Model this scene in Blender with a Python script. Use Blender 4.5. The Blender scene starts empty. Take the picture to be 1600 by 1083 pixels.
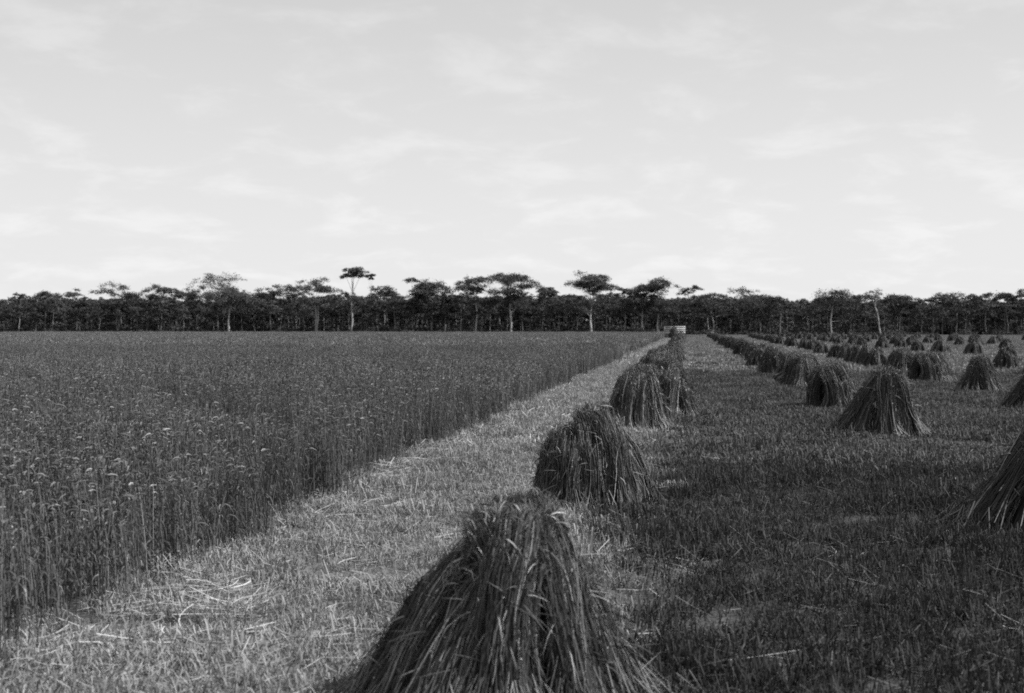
import bpy, math, random
import numpy as np
from mathutils import Vector

R = math.radians
rng = np.random.default_rng(7)
random.seed(7)
scene = bpy.context.scene
COL = scene.collection

# ------------------------------------------------------------------ helpers
class MB:
    """collects quads with a grey reflectance per vertex and links them as ONE mesh object"""
    def __init__(self):
        self.v, self.f, self.t, self.n = [], [], [], 0

    def add(self, verts, quads, tone):
        verts = np.asarray(verts, float).reshape(-1, 3)
        self.v.append(verts)
        self.f.append(np.asarray(quads, int).reshape(-1, 4) + self.n)
        self.t.append(np.broadcast_to(np.asarray(tone, float), (len(verts),)))
        self.n += len(verts)

    def ribbons(self, P, W, S, T):
        """P (n,k,3) centre lines, W (n,k) widths, S (n,3) or (n,k,3) side vectors, T (n,) or (n,k) tones"""
        n, k, _ = P.shape
        if S.ndim == 2:
            S = np.repeat(S[:, None, :], k, 1)
        if T.ndim == 1:
            T = np.repeat(T[:, None], k, 1)
        off = S * (W[:, :, None] * .5)
        V = np.stack([P - off, P + off], 2)              # n,k,2,3
        idx = np.arange(n * k * 2).reshape(n, k, 2)
        q = np.stack([idx[:, :-1, 0], idx[:, :-1, 1], idx[:, 1:, 1], idx[:, 1:, 0]], -1)
        self.add(V.reshape(-1, 3), q.reshape(-1, 4), np.repeat(T[:, :, None], 2, 2).reshape(-1))

    def cards(self, C, size, T, aspect=.6, flat=.0, rg=None):
        """leaf-sized quads at C (n,3), random directions"""
        rg = rg or rng
        n = len(C)
        a = rg.normal(size=(n, 3)); a[:, 2] *= (1 - flat)
        a /= np.linalg.norm(a, axis=1)[:, None] + 1e-9
        b = rg.normal(size=(n, 3)); b[:, 2] *= (1 - flat)
        b -= a * (a * b).sum(1)[:, None]
        b /= np.linalg.norm(b, axis=1)[:, None] + 1e-9
        a = a * (size * .5)[:, None]; b = b * (size * .5 * aspect)[:, None]
        V = np.stack([C - a, C - b, C + a, C + b], 1)
        self.add(V.reshape(-1, 3), np.arange(4 * n).reshape(n, 4), np.repeat(T, 4))

    def tube(self, path, radii, tone, sides=6):
        path = np.asarray(path, float); k = len(path)
        d = np.gradient(path, axis=0)
        d /= np.linalg.norm(d, axis=1)[:, None] + 1e-9
        ref = np.array([1., 0, 0]) if abs(d[0][0]) < .8 else np.array([0, 1., 0])
        u = np.cross(d, ref); u /= np.linalg.norm(u, axis=1)[:, None] + 1e-9
        w = np.cross(d, u)
        an = np.linspace(0, 2 * math.pi, sides, endpoint=False)
        V = path[:, None, :] + np.asarray(radii)[:, None, None] * (
            np.cos(an)[None, :, None] * u[:, None, :] + np.sin(an)[None, :, None] * w[:, None, :])
        idx = np.arange(k * sides).reshape(k, sides)
        nx = np.roll(idx, -1, 1)
        q = np.stack([idx[:-1], nx[:-1], nx[1:], idx[1:]], -1)
        tone = np.repeat(np.broadcast_to(np.asarray(tone, float), (k,)), sides)
        self.add(V.reshape(-1, 3), q.reshape(-1, 4), tone)

    def box(self, c, s, tone):
        c = np.array(c, float); s = np.array(s, float) * .5
        sg = np.array([[x, y, z] for x in (-1, 1) for y in (-1, 1) for z in (-1, 1)], float)
        self.add(c + sg * s, [[0, 1, 3, 2], [4, 6, 7, 5], [0, 4, 5, 1], [2, 3, 7, 6], [0, 2, 6, 4], [1, 5, 7, 3]], tone)

    def mesh(self, name, mat):
        v = np.concatenate(self.v); f = np.concatenate(self.f); t = np.concatenate(self.t)
        m = bpy.data.meshes.new(name)
        m.vertices.add(len(v)); m.vertices.foreach_set('co', v.astype(np.float32).ravel())
        m.loops.add(f.size); m.loops.foreach_set('vertex_index', f.astype(np.int32).ravel())
        m.polygons.add(len(f)); m.polygons.foreach_set('loop_start', np.arange(0, f.size, 4, dtype=np.int32))
        a = m.attributes.new('tone', 'FLOAT', 'POINT'); a.data.foreach_set('value', t.astype(np.float32))
        m.update(calc_edges=True)
        m.materials.append(mat)
        return m

    def obj(self, name, mat, parent=None, link=True):
        o = bpy.data.objects.new(name, self.mesh(name, mat))
        if link:
            COL.objects.link(o)
        o.parent = parent
        return o

def tag(o, label=None, cat=None, group=None, kind=None):
    if label: o['label'] = label
    if cat: o['category'] = cat
    if group: o['group'] = group
    if kind: o['kind'] = kind
    return o

def empty(name, loc=(0, 0, 0), rz=0.):
    o = bpy.data.objects.new(name, None); COL.objects.link(o)
    o.location = loc; o.rotation_euler = (0, 0, rz); o.empty_display_size = .3
    return o

def copy_tree(o, parent=None):
    c = o.copy(); COL.objects.link(c); c.parent = parent
    for ch in list(o.children):
        copy_tree(ch, c)
    return c

def unit(a):
    return a / (np.linalg.norm(a, axis=-1, keepdims=True) + 1e-9)

# ------------------------------------------------------------------ materials
def nodes_of(m):
    m.use_nodes = True
    nt = m.node_tree; nt.nodes.clear()
    return nt, nt.nodes.new, nt.links.new

def fibre(name, transl=.3, patch_scale=.25, patch=.25, rough=.75, spec=.25, gain=1.):
    """grey plant matter: colour from the mesh, slow patches over the field, a little light let through"""
    m = bpy.data.materials.new(name)
    nt, N, L = nodes_of(m)
    out = N('ShaderNodeOutputMaterial')
    at = N('ShaderNodeAttribute'); at.attribute_name = 'tone'
    geo = N('ShaderNodeNewGeometry')
    no = N('ShaderNodeTexNoise'); no.inputs['Scale'].default_value = patch_scale; no.inputs['Detail'].default_value = 4
    L(geo.outputs['Position'], no.inputs['Vector'])
    mr = N('ShaderNodeMapRange')
    mr.inputs['From Min'].default_value = .3; mr.inputs['From Max'].default_value = .7
    mr.inputs['To Min'].default_value = gain * (1 - patch); mr.inputs['To Max'].default_value = gain * (1 + patch)
    L(no.outputs['Fac'], mr.inputs['Value'])
    oi = N('ShaderNodeObjectInfo')
    mr2 = N('ShaderNodeMapRange'); mr2.inputs['To Min'].default_value = .82; mr2.inputs['To Max'].default_value = 1.18
    L(oi.outputs['Random'], mr2.inputs['Value'])
    mu = N('ShaderNodeMath'); mu.operation = 'MULTIPLY'
    L(at.outputs['Fac'], mu.inputs[0]); L(mr.outputs[0], mu.inputs[1])
    mu2 = N('ShaderNodeMath'); mu2.operation = 'MULTIPLY'; mu2.use_clamp = True
    L(mu.outputs[0], mu2.inputs[0]); L(mr2.outputs[0], mu2.inputs[1])
    bs = N('ShaderNodeBsdfPrincipled')
    bs.inputs['Roughness'].default_value = rough
    bs.inputs['Specular IOR Level'].default_value = spec
    L(mu2.outputs[0], bs.inputs['Base Color'])
    if transl > 0:
        tr = N('ShaderNodeBsdfTranslucent'); L(mu2.outputs[0], tr.inputs['Color'])
        mx = N('ShaderNodeMixShader'); mx.inputs[0].default_value = transl
        L(bs.outputs[0], mx.inputs[1]); L(tr.outputs[0], mx.inputs[2]); L(mx.outputs[0], out.inputs['Surface'])
    else:
        L(bs.outputs[0], out.inputs['Surface'])
    return m

M_crop = fibre('standing_oats', .18, .35, .22, gain=.62)
M_stub = fibre('stubble_and_regrowth', .10, .55, .45, gain=.56)
M_path = fibre('straw_litter', .15, .8, .25, gain=.82)
M_hay = fibre('cut_hay', .0, 2.2, .30, .6, .3, gain=.43)
M_leaf = fibre('gum_leaves', .12, .08, .25, gain=1.0)
M_bark = fibre('gum_bark', 0., .5, .2)
M_wood = fibre('weathered_boards', 0., 3., .2)

def ground_material():
    m = bpy.data.materials.new('field_soil')
    nt, N, L = nodes_of(m)
    out = N('ShaderNodeOutputMaterial'); bs = N('ShaderNodeBsdfPrincipled')
    bs.inputs['Roughness'].default_value = .95; bs.inputs['Specular IOR Level'].default_value = .1
    geo = N('ShaderNodeNewGeometry')
    sep = N('ShaderNodeSeparateXYZ'); L(geo.outputs['Position'], sep.inputs[0])
    wob = N('ShaderNodeTexNoise'); wob.inputs['Scale'].default_value = .8; wob.inputs['Detail'].default_value = 5
    L(geo.outputs['Position'], wob.inputs['Vector'])
    a = N('ShaderNodeMath'); a.operation = 'MULTIPLY_ADD'; a.inputs[1].default_value = 1.6
    L(wob.outputs['Fac'], a.inputs[0]); L(sep.outputs['X'], a.inputs[2])     # x + 1.6 n, centred at x + .8
    def step(lo, hi):
        r = N('ShaderNodeMapRange'); r.inputs['From Min'].default_value = lo; r.inputs['From Max'].default_value = hi
        L(a.outputs[0], r.inputs['Value']); return r.outputs[0]
    s1 = step(-4.3 + .6, -4.0 + .9)          # crop -> swept strip
    s2 = step(-1.2 + .3, .5 + .9)            # strip -> stubble
    fine = N('ShaderNodeTexNoise'); fine.inputs['Scale'].default_value = 26; fine.inputs['Detail'].default_value = 8
    L(geo.outputs['Position'], fine.inputs['Vector'])
    mid = N('ShaderNodeTexNoise'); mid.inputs['Scale'].default_value = .35; mid.inputs['Detail'].default_value = 6
    L(geo.outputs['Position'], mid.inputs['Vector'])
    def val(v):
        n = N('ShaderNodeValue'); n.outputs[0].default_value = v; return n.outputs[0]
    def mix(f, p, q):
        n = N('ShaderNodeMix'); n.data_type = 'FLOAT'
        L(f, n.inputs[0]); L(p, n.inputs[2]); L(q, n.inputs[3]); return n.outputs[0]
    c = mix(s2, mix(s1, val(.04), val(.10)), val(.045))
    fl = N('ShaderNodeMapRange'); fl.inputs['From Min'].default_value = .3; fl.inputs['From Max'].default_value = .7
    fl.inputs['To Min'].default_value = .3; fl.inputs['To Max'].default_value = 1.8
    L(fine.outputs['Fac'], fl.inputs['Value'])
    ml = N('ShaderNodeMapRange'); ml.inputs['From Min'].default_value = .3; ml.inputs['From Max'].default_value = .7
    ml.inputs['To Min'].default_value = .75; ml.inputs['To Max'].default_value = 1.25
    L(mid.outputs['Fac'], ml.inputs['Value'])
    m1 = N('ShaderNodeMath'); m1.operation = 'MULTIPLY'; L(c, m1.inputs[0]); L(fl.outputs[0], m1.inputs[1])
    m2 = N('ShaderNodeMath'); m2.operation = 'MULTIPLY'; L(m1.outputs[0], m2.inputs[0]); L(ml.outputs[0], m2.inputs[1])
    L(m2.outputs[0], bs.inputs['Base Color'])
    bp = N('ShaderNodeBump'); bp.inputs['Strength'].default_value = .6; bp.inputs['Distance'].default_value = .05
    L(fine.outputs['Fac'], bp.inputs['Height']); L(bp.outputs[0], bs.inputs['Normal'])
    L(bs.outputs[0], out.inputs['Surface'])
    return m

# ------------------------------------------------------------------ camera  (row of stooks runs along +Y)
HC = 2.0
F = 2030. / 1600.
cam = bpy.data.cameras.new('camera'); cam_o = bpy.data.objects.new('camera', cam); COL.objects.link(cam_o)
cam.sensor_width = 36; cam.lens = 36 * F
cam.clip_start = .05; cam.clip_end = 8000
cam_o.location = (0, 0, HC)
cam_o.rotation_euler = (R(90 - .80), 0, R(7.63))
cam.dof.use_dof = True; cam.dof.focus_distance = 17.; cam.dof.aperture_fstop = 2.7
scene.camera = cam_o

# ------------------------------------------------------------------ light and sky
SUN_EL, SUN_AZ = 47., 80.            # azimuth measured from the row direction (+Y) towards +X
sd = bpy.data.lights.new('sun', 'SUN'); so = bpy.data.objects.new('sun', sd); COL.objects.link(so)
sd.energy = 4.8; sd.angle = R(.6); sd.color = (1, 1, 1)
d = Vector((math.cos(R(SUN_EL)) * math.sin(R(SUN_AZ)), math.cos(R(SUN_EL)) * math.cos(R(SUN_AZ)), math.sin(R(SUN_EL))))
so.rotation_euler = d.to_track_quat('Z', 'Y').to_euler(); so.location = (60, 30, 60)

w = bpy.data.worlds.new('World'); scene.world = w; w.use_nodes = True
nt = w.node_tree; nt.nodes.clear(); N = nt.nodes.new; L = nt.links.new
wo = N('ShaderNodeOutputWorld'); bg = N('ShaderNodeBackground'); bg.inputs['Strength'].default_value = .07
sky = N('ShaderNodeTexSky'); sky.sky_type = 'NISHITA'; sky.sun_disc = False
sky.sun_elevation = R(SUN_EL); sky.sun_rotation = R(SUN_AZ); sky.dust_density = 3.0
bw = N('ShaderNodeRGBToBW'); L(sky.outputs[0], bw.inputs[0])
tc = N('ShaderNodeTexCoord'); sp = N('ShaderNodeSeparateXYZ'); L(tc.outputs['Generated'], sp.inputs[0])
zm = N('ShaderNodeMath'); zm.operation = 'MAXIMUM'; zm.inputs[1].default_value = 0.; L(sp.outputs['Z'], zm.inputs[0])
za = N('ShaderNodeMath'); za.operation = 'ADD'; za.inputs[1].default_value = .22; L(zm.outputs[0], za.inputs[0])
dx = N('ShaderNodeMath'); dx.operation = 'DIVIDE'; L(sp.outputs['X'], dx.inputs[0]); L(za.outputs[0], dx.inputs[1])
dy = N('ShaderNodeMath'); dy.operation = 'DIVIDE'; L(sp.outputs['Y'], dy.inputs[0]); L(za.outputs[0], dy.inputs[1])
cb = N('ShaderNodeCombineXYZ'); L(dx.outputs[0], cb.inputs[0]); L(dy.outputs[0], cb.inputs[1])
cn = N('ShaderNodeTexNoise'); cn.inputs['Scale'].default_value = 4.2; cn.inputs['Detail'].default_value = 9; cn.inputs['Roughness'].default_value = .6
cn.inputs['Distortion'].default_value = .3
L(cb.outputs[0], cn.inputs['Vector'])
cr = N('ShaderNodeMapRange'); cr.interpolation_type = 'SMOOTHSTEP'
cr.inputs['From Min'].default_value = .46; cr.inputs['From Max'].default_value = .70
L(cn.outputs['Fac'], cr.inputs['Value'])
# thin veil of cloud, thicker low down
veil = N('ShaderNodeMapRange'); veil.inputs['From Min'].default_value = 0.; veil.inputs['From Max'].default_value = .5
veil.inputs['To Min'].default_value = 9.6; veil.inputs['To Max'].default_value = 4.2
L(zm.outputs[0], veil.inputs['Value'])
mk = N('ShaderNodeMath'); mk.operation = 'MULTIPLY_ADD'; mk.inputs[1].default_value = .9
L(cr.outputs[0], mk.inputs[0]); L(veil.outputs[0], mk.inputs[2])
mxs = N('ShaderNodeMix'); mxs.data_type = 'FLOAT'; mxs.inputs[0].default_value = .8
L(bw.outputs[0], mxs.inputs[2]); L(mk.outputs[0], mxs.inputs[3])
L(mxs.outputs[0], bg.inputs['Color']); L(bg.outputs[0], wo.inputs['Surface'])

scene.view_settings.view_transform = 'Standard'; scene.view_settings.look = 'None'
scene.view_settings.exposure = .6; scene.view_settings.gamma = 1.
scene.render.engine = 'CYCLES'
scene.cycles.use_denoising = False
scene.cycles.max_bounces = 6; scene.cycles.transparent_max_bounces = 4
scene.cycles.use_adaptive_sampling = False
scene.cycles.filter_width = 1.8

# ------------------------------------------------------------------ ground
def sheet(name, x0, x1, y0, y1, z, mat):
    m = bpy.data.meshes.new(name)
    m.from_pydata([(x0, y0, z), (x1, y0, z), (x1, y1, z), (x0, y1, z)], [], [(0, 1, 2, 3)])
    m.materials.append(mat)
    o = bpy.data.objects.new(name, m); COL.objects.link(o); o['kind'] = 'structure'
    return o
sheet('ground', -3000, 3000, -300, 4000, 0, ground_material())

# ------------------------------------------------------------------ scattering of uncountable plants
def source(name, meshes):
    c = bpy.data.collections.new(name)          # holds the tufts the scatter repeats; never linked to the scene itself
    for i, me in enumerate(meshes):
        o = bpy.data.objects.new('%s_%02d' % (name, i), me); c.objects.link(o)
    return c

def scatter(name, coll, X, Y, rot, scl, zs, n_src, label, cat=None):
    n = len(X)
    me = bpy.data.meshes.new(name)
    me.vertices.add(n)
    co = np.zeros((n, 3), np.float32); co[:, 0] = X; co[:, 1] = Y
    me.vertices.foreach_set('co', co.ravel())
    for an, dt, arr in (('rot', 'FLOAT', rot), ('scl', 'FLOAT', scl), ('zs', 'FLOAT', zs),
                        ('pick', 'INT', rng.integers(0, n_src, n))):
        a = me.attributes.new(an, dt, 'POINT')
        a.data.foreach_set('value', np.asarray(arr, np.int32 if dt == 'INT' else np.float32))
    o = bpy.data.objects.new(name, me); COL.objects.link(o)
    g = bpy.data.node_groups.new(name, 'GeometryNodeTree')
    g.interface.new_socket('Geometry', in_out='INPUT', socket_type='NodeSocketGeometry')
    g.interface.new_socket('Geometry', in_out='OUTPUT', socket_type='NodeSocketGeometry')
    N, L = g.nodes.new, g.links.new
    gi, go = N('NodeGroupInput'), N('NodeGroupOutput')
    ci = N('GeometryNodeCollectionInfo'); ci.inputs['Collection'].default_value = coll
    ci.inputs['Separate Children'].default_value = True; ci.inputs['Reset Children'].default_value = True
    ip = N('GeometryNodeInstanceOnPoints'); ip.inputs['Pick Instance'].default_value = True
    def att(nm, dt):
        a = N('GeometryNodeInputNamedAttribute'); a.data_type = dt; a.inputs['Name'].default_value = nm
        return a.outputs['Attribute']
    cr_ = N('ShaderNodeCombineXYZ'); L(att('rot', 'FLOAT'), cr_.inputs[2])
    er = N('FunctionNodeEulerToRotation'); L(cr_.outputs[0], er.inputs[0])
    cs = N('ShaderNodeCombineXYZ'); s_ = att('scl', 'FLOAT')
    L(s_, cs.inputs[0]); L(s_, cs.inputs[1]); L(att('zs', 'FLOAT'), cs.inputs[2])
    L(gi.outputs[0], ip.inputs['Points']); L(ci.outputs[0], ip.inputs['Instance'])
    L(att('pick', 'INT'), ip.inputs['Instance Index']); L(er.outputs[0], ip.inputs['Rotation']); L(cs.outputs[0], ip.inputs['Scale'])
    L(ip.outputs[0], go.inputs[0])
    md = o.modifiers.new('scatter', 'NODES'); md.node_group = g
    return tag(o, label, cat, None, 'stuff')

def rand_side(n, rg=rng):
    a = rg.uniform(0, 2 * math.pi, n)
    return np.stack([np.cos(a), np.sin(a), np.zeros(n)], 1)

# ---- standing crop tufts
def crop_tuft(r, n, wide, leaf, h0=.74, heads=True, k=4, lift=1.):   # lift: scales every tone of the tuft, higher for the sources farther off
    mb = MB()
    rr = r * np.sqrt(rng.random(n)); an = rng.uniform(0, 6.283, n)
    B = np.stack([rr * np.cos(an), rr * np.sin(an), np.zeros(n)], 1)
    h = rng.normal(h0, .095, n)
    lean = rng.normal(0, .07, (n, 2))
    u = np.linspace(0, 1, k)
    P = np.zeros((n, k, 3))
    P[:, :, :2] = B[:, None, :2] + lean[:, None, :] * (u ** 1.8)[None, :, None]
    P[:, :, 2] = h[:, None] * u[None]
    S = rand_side(n)
    W = np.full((n, k), wide) * rng.uniform(.7, 1.3, (n, 1)) * np.linspace(1.1, .7, k)
    mb.ribbons(P, W, S, rng.uniform(.09, .26, n))
    # leaves
    m = int(n * leaf)
    if m:
        i = rng.integers(0, n, m); s = rng.uniform(.12, .85, m)
        base = np.stack([np.interp(s[j], u, P[i[j], :, c]) for j in range(m) for c in range(3)]).reshape(m, 3)
        dr = rand_side(m); ln = rng.uniform(.08, .22, m)
        kk = 4; q = np.linspace(0, 1, kk)
        LP = base[:, None, :] + dr[:, None, :] * (ln[:, None] * q[None] * .55)[:, :, None]
        LP[:, :, 2] += (ln * rng.uniform(.3, 1.1, m))[:, None] * (1.5 * q - 1.9 * q * q)[None]
        LP[:, :, 2] = np.maximum(LP[:, :, 2], .01)
        LS = np.stack([-dr[:, 1], dr[:, 0], rng.normal(0, .4, m)], 1); LS = unit(LS)
        LW = wide * 2.2 * rng.uniform(.7, 1.3, (m, 1)) * np.array([.8, 1., .8, .15])[None]
        mb.ribbons(LP, LW, LS, np.where(rng.random(m) < .05, rng.uniform(.22, .36, m), rng.uniform(.05, .15, m)))
    if heads:
        tip = P[:, -1]; hd = unit(np.concatenate([lean * 3 + rng.normal(0, .35, (n, 2)), rng.uniform(.1, .9, (n, 1))], 1))
        ln = rng.uniform(.05, .11, n); q = np.array([0, .35, .75, 1.])
        HP = tip[:, None, :] + hd[:, None, :] * (ln[:, None] * q[None])[:, :, None]
        HP[:, :, 2] -= (ln[:, None] * .5 * (q ** 2)[None])
        tone = rng.uniform(.12, .30, n)
        s1 = rand_side(n)
        pale = rng.random(n) < .07
        tone = np.where(pale, rng.uniform(.32, .54, n), tone)
        fat = np.where(pale, 1.15, 1.)[:, None]
        for s in (s1, unit(np.cross(s1, hd))):
            mb.ribbons(HP, fat * wide * 2.6 * rng.uniform(.7, 1.25, (n, 1)) * np.array([.5, 1., .9, .25])[None], s, tone)
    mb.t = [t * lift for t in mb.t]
    return mb

def lumps(X, Y, sc=1., seed=0):
    rg = np.random.default_rng(900 + seed); v = 0
    for o in range(5):
        for _ in range(3):
            a = rg.uniform(0, 6.28); f = sc * (1.7 ** o) * rg.uniform(.8, 1.2)
            v = v + np.sin(f * (X * math.cos(a) + Y * math.sin(a)) + rg.uniform(0, 6.28)) / (1.35 ** o)
    return v / 3.6                                       # about -1 .. 1

def edge_x(y):
    """right-hand edge of the uncut crop"""
    return (-4.12 + .24 / (1 + np.exp((y - 12.) * 1.2)) + .13 * np.sin(y * .55 + .7) + .10 * np.sin(y * 1.7) + .09 * np.sin(y * 4.3 + 1) + .06 * np.sin(y * 9.1)
            + .22 * (np.abs(y - 29.6) < 1.0) + .25 * (np.abs(y - 79) < 1.6) - .12 * ((y > 20) & (y < 23.5))
            - .15 * ((y > 11.2) & (y < 12.6)) + .14 * (np.abs(y - 42) < 1.4))

def strewn(n, x0, x1, y0, y1):
    return rng.uniform(x0, x1, n), rng.uniform(y0, y1, n)

def in_track(X, Y, wd=.8):
    """a narrow trampled track through the crop"""
    ax, ay, bx, by = -8.9, 22.6, -4.95, 17.2
    t = ((X - ax) * (bx - ax) + (Y - ay) * (by - ay)) / ((bx - ax) ** 2 + (by - ay) ** 2)
    dd = np.hypot(X - (ax + t * (bx - ax)), Y - (ay + t * (by - ay)))
    return (dd < wd) & (t > 0) & (t < 1)

def crop_zone(y0, y1, dens, r, edge_pad):
    xl = -(0.54 * y1 + 5)
    n = int(dens * (y1 - y0) * (-4.0 - xl))
    X, Y = strewn(n, xl, -3.7, y0, y1)
    keep = (X < edge_x(Y) - edge_pad) & (X > -(0.54 * Y + 5)) & ~in_track(X, Y)
    keep &= (lumps(X, Y, 2.6, 3) > -.62 + .25 * rng.normal(size=n)) | (Y > 40)
    return X[keep], Y[keep]

def lay_crop(name, src, n_src, zone, s0, s1, label):
    X, Y = zone; n = len(X)
    wav = 1 + .05 * np.sin(X * .9 + 1.3 * np.sin(Y * .23)) + .05 * np.sin(Y * .41 + X * .15) + .03 * np.sin(X * 2.7 + Y * 1.9)
    scl = rng.uniform(s0, s1, n)
    wav = wav * (1 + .09 * np.clip(lumps(X, Y, .55), -1.5, 1.2))
    return scatter(name, src, X, Y, rng.uniform(0, 6.283, n), scl, wav * rng.uniform(.82, 1.14, n), n_src, label, 'crop')

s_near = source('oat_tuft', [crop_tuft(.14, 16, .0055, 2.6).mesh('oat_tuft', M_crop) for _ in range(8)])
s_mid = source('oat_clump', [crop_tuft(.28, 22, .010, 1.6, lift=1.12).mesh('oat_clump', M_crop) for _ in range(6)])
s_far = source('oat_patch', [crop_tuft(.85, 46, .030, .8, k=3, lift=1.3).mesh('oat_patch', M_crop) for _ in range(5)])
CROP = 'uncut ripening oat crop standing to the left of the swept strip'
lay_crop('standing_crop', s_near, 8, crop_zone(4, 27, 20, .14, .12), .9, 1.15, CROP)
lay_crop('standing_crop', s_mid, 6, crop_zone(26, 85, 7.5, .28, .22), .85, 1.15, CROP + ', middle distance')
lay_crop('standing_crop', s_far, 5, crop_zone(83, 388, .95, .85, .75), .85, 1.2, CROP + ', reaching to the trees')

# ---- stubble, regrowth and litter tufts
def stubble_tuft(r, n_st, n_lf, n_flat, wide, h, tone_st, tone_lf, tone_flat, lf_len=.12):
    mb = MB()
    def pos(n):
        rr = r * np.sqrt(rng.random(n)); an = rng.uniform(0, 6.283, n)
        return np.stack([rr * np.cos(an), rr * np.sin(an), np.zeros(n)], 1)
    if n_st:
        B = pos(n_st); k = 2; u = np.linspace(0, 1, k)
        ln = rng.normal(0, .28, (n_st, 2)); hh = rng.uniform(.4, 1.2, n_st) * h
        P = np.repeat(B[:, None, :], k, 1)
        P[:, :, :2] += ln[:, None, :] * (hh[:, None] * u[None])[:, :, None]
        P[:, :, 2] = hh[:, None] * u[None]
        mb.ribbons(P, np.full((n_st, k), wide) * rng.uniform(.7, 1.3, (n_st, 1)), rand_side(n_st), rng.uniform(*tone_st, n_st))
    if n_lf:
        B = pos(n_lf); k = 4; q = np.linspace(0, 1, k); dr = rand_side(n_lf); ln = rng.uniform(.5, 1.3, n_lf) * lf_len
        P = B[:, None, :] + dr[:, None, :] * (ln[:, None] * q[None] * .55)[:, :, None]
        P[:, :, 2] = ln[:, None] * (1.5 * q - .9 * q * q)[None] * rng.uniform(.4, 1.2, (n_lf, 1)) + .004
        S = unit(np.stack([-dr[:, 1], dr[:, 0], rng.normal(0, .4, n_lf)], 1))
        mb.ribbons(P, wide * 1.25 * rng.uniform(.6, 1.5, (n_lf, 1)) * np.array([.9, 1., .75, .15])[None], S, rng.uniform(*tone_lf, n_lf))
    if n_flat:
        B = pos(n_flat); k = 3; q = np.linspace(-.5, .5, k); dr = rand_side(n_flat); ln = rng.uniform(.08, .30, n_flat)
        P = B[:, None, :] + dr[:, None, :] * (ln[:, None] * q[None])[:, :, None]
        P[:, :, 2] = rng.uniform(.01, .06, (n_flat, 1)) + q[None] * ln[:, None] * rng.normal(0, .22, (n_flat, 1))
        P[:, :, 2] = np.maximum(P[:, :, 2], .006)
        S = unit(np.stack([-dr[:, 1], dr[:, 0], rng.normal(0, .5, n_flat)], 1))
        mb.ribbons(P, np.full((n_flat, k), wide * .9), S, rng.uniform(*tone_flat, n_flat))
    return mb

# pale strip beside the crop
sp_near = source('litter_tuft', [stubble_tuft(.22, 30, 44, 9, .006, .09, (.20, .42), (.12, .32), (.28, .52), .13).mesh('litter_tuft', M_path) for _ in range(8)])
sp_mid = source('litter_clump', [stubble_tuft(.5, 66, 80, 22, .012, .10, (.22, .42), (.14, .32), (.30, .52), .13).mesh('litter_clump', M_path) for _ in range(5)])
sp_far = source('litter_patch', [stubble_tuft(1.0, 70, 50, 40, .035, .12, (.24, .45), (.15, .3), (.3, .55), .14).mesh('litter_patch', M_path) for _ in range(4)])
def strip_zone(y0, y1, dens, pad):
    n = int(dens * (y1 - y0) * 4.7)
    X, Y = strewn(n, -4.5, .2, y0, y1)
    edge_r = -.68 + .35 * np.sin(Y * .8) + .3 * rng.normal(size=n)
    k = (X > edge_x(Y) + pad - .30) & (X < edge_r)
    return X[k], Y[k]
def lay(name, src, n_src, XY, s0, s1, label, cat):
    X, Y = XY; n = len(X); s = rng.uniform(s0, s1, n)
    g = np.clip(lumps(X, Y, 1.5, 5), -1.2, 1.2)
    return scatter(name, src, X, Y, rng.uniform(0, 6.283, n), s * (1 + .12 * g), s * rng.uniform(.7, 1.3, n) * (1 + .38 * g), n_src, label, cat)
LT = 'pale straw litter and short stubble on the swept strip between crop and stooks'
lay('straw_litter', sp_near, 8, strip_zone(4, 22, 22, 0), .8, 1.2, LT, 'stubble')
lay('straw_litter', sp_mid, 5, strip_zone(21, 70, 5, .1), .8, 1.2, LT + ', farther on', 'stubble')
lay('straw_litter', sp_far, 4, strip_zone(68, 300, 1., .3), .8, 1.2, LT + ', far end', 'stubble')

# darker stubble with green regrowth right of the stooks
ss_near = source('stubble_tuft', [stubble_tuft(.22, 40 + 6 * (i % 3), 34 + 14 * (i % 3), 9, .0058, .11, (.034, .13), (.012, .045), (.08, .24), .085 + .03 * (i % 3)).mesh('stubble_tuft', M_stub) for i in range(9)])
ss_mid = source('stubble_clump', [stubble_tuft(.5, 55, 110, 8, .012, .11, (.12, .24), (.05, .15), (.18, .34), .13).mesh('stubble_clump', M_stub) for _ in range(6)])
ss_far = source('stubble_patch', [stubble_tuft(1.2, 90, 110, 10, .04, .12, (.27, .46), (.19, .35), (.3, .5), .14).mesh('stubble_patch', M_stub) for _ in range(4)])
def stub_zone(y0, y1, dens):
    xr = .265 * y1 + 4.5
    n = int(dens * (y1 - y0) * (xr + 1.2))
    X, Y = strewn(n, -1.2, xr, y0, y1)
    edge_l = -.55 + .35 * np.sin(Y * .8) + .3 * rng.normal(size=n)
    k = (X > edge_l) & (X < .265 * Y + 4.5)
    k &= (lumps(X, Y, 3.2, 8) > -1.0 + .25 * rng.normal(size=n)) | (Y > 45)
    return X[k], Y[k]
ST = 'dark short stubble with green regrowth between the rows of stooks'
lay('stubble', ss_near, 9, stub_zone(4, 19, 26), .75, 1.25, ST, 'stubble')
lay('stubble', ss_mid, 6, stub_zone(18, 60, 5), .8, 1.2, ST + ', middle distance', 'stubble')
lay('stubble', ss_far, 4, stub_zone(58, 388, .65), .8, 1.25, ST + ', reaching to the trees', 'stubble')

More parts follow.
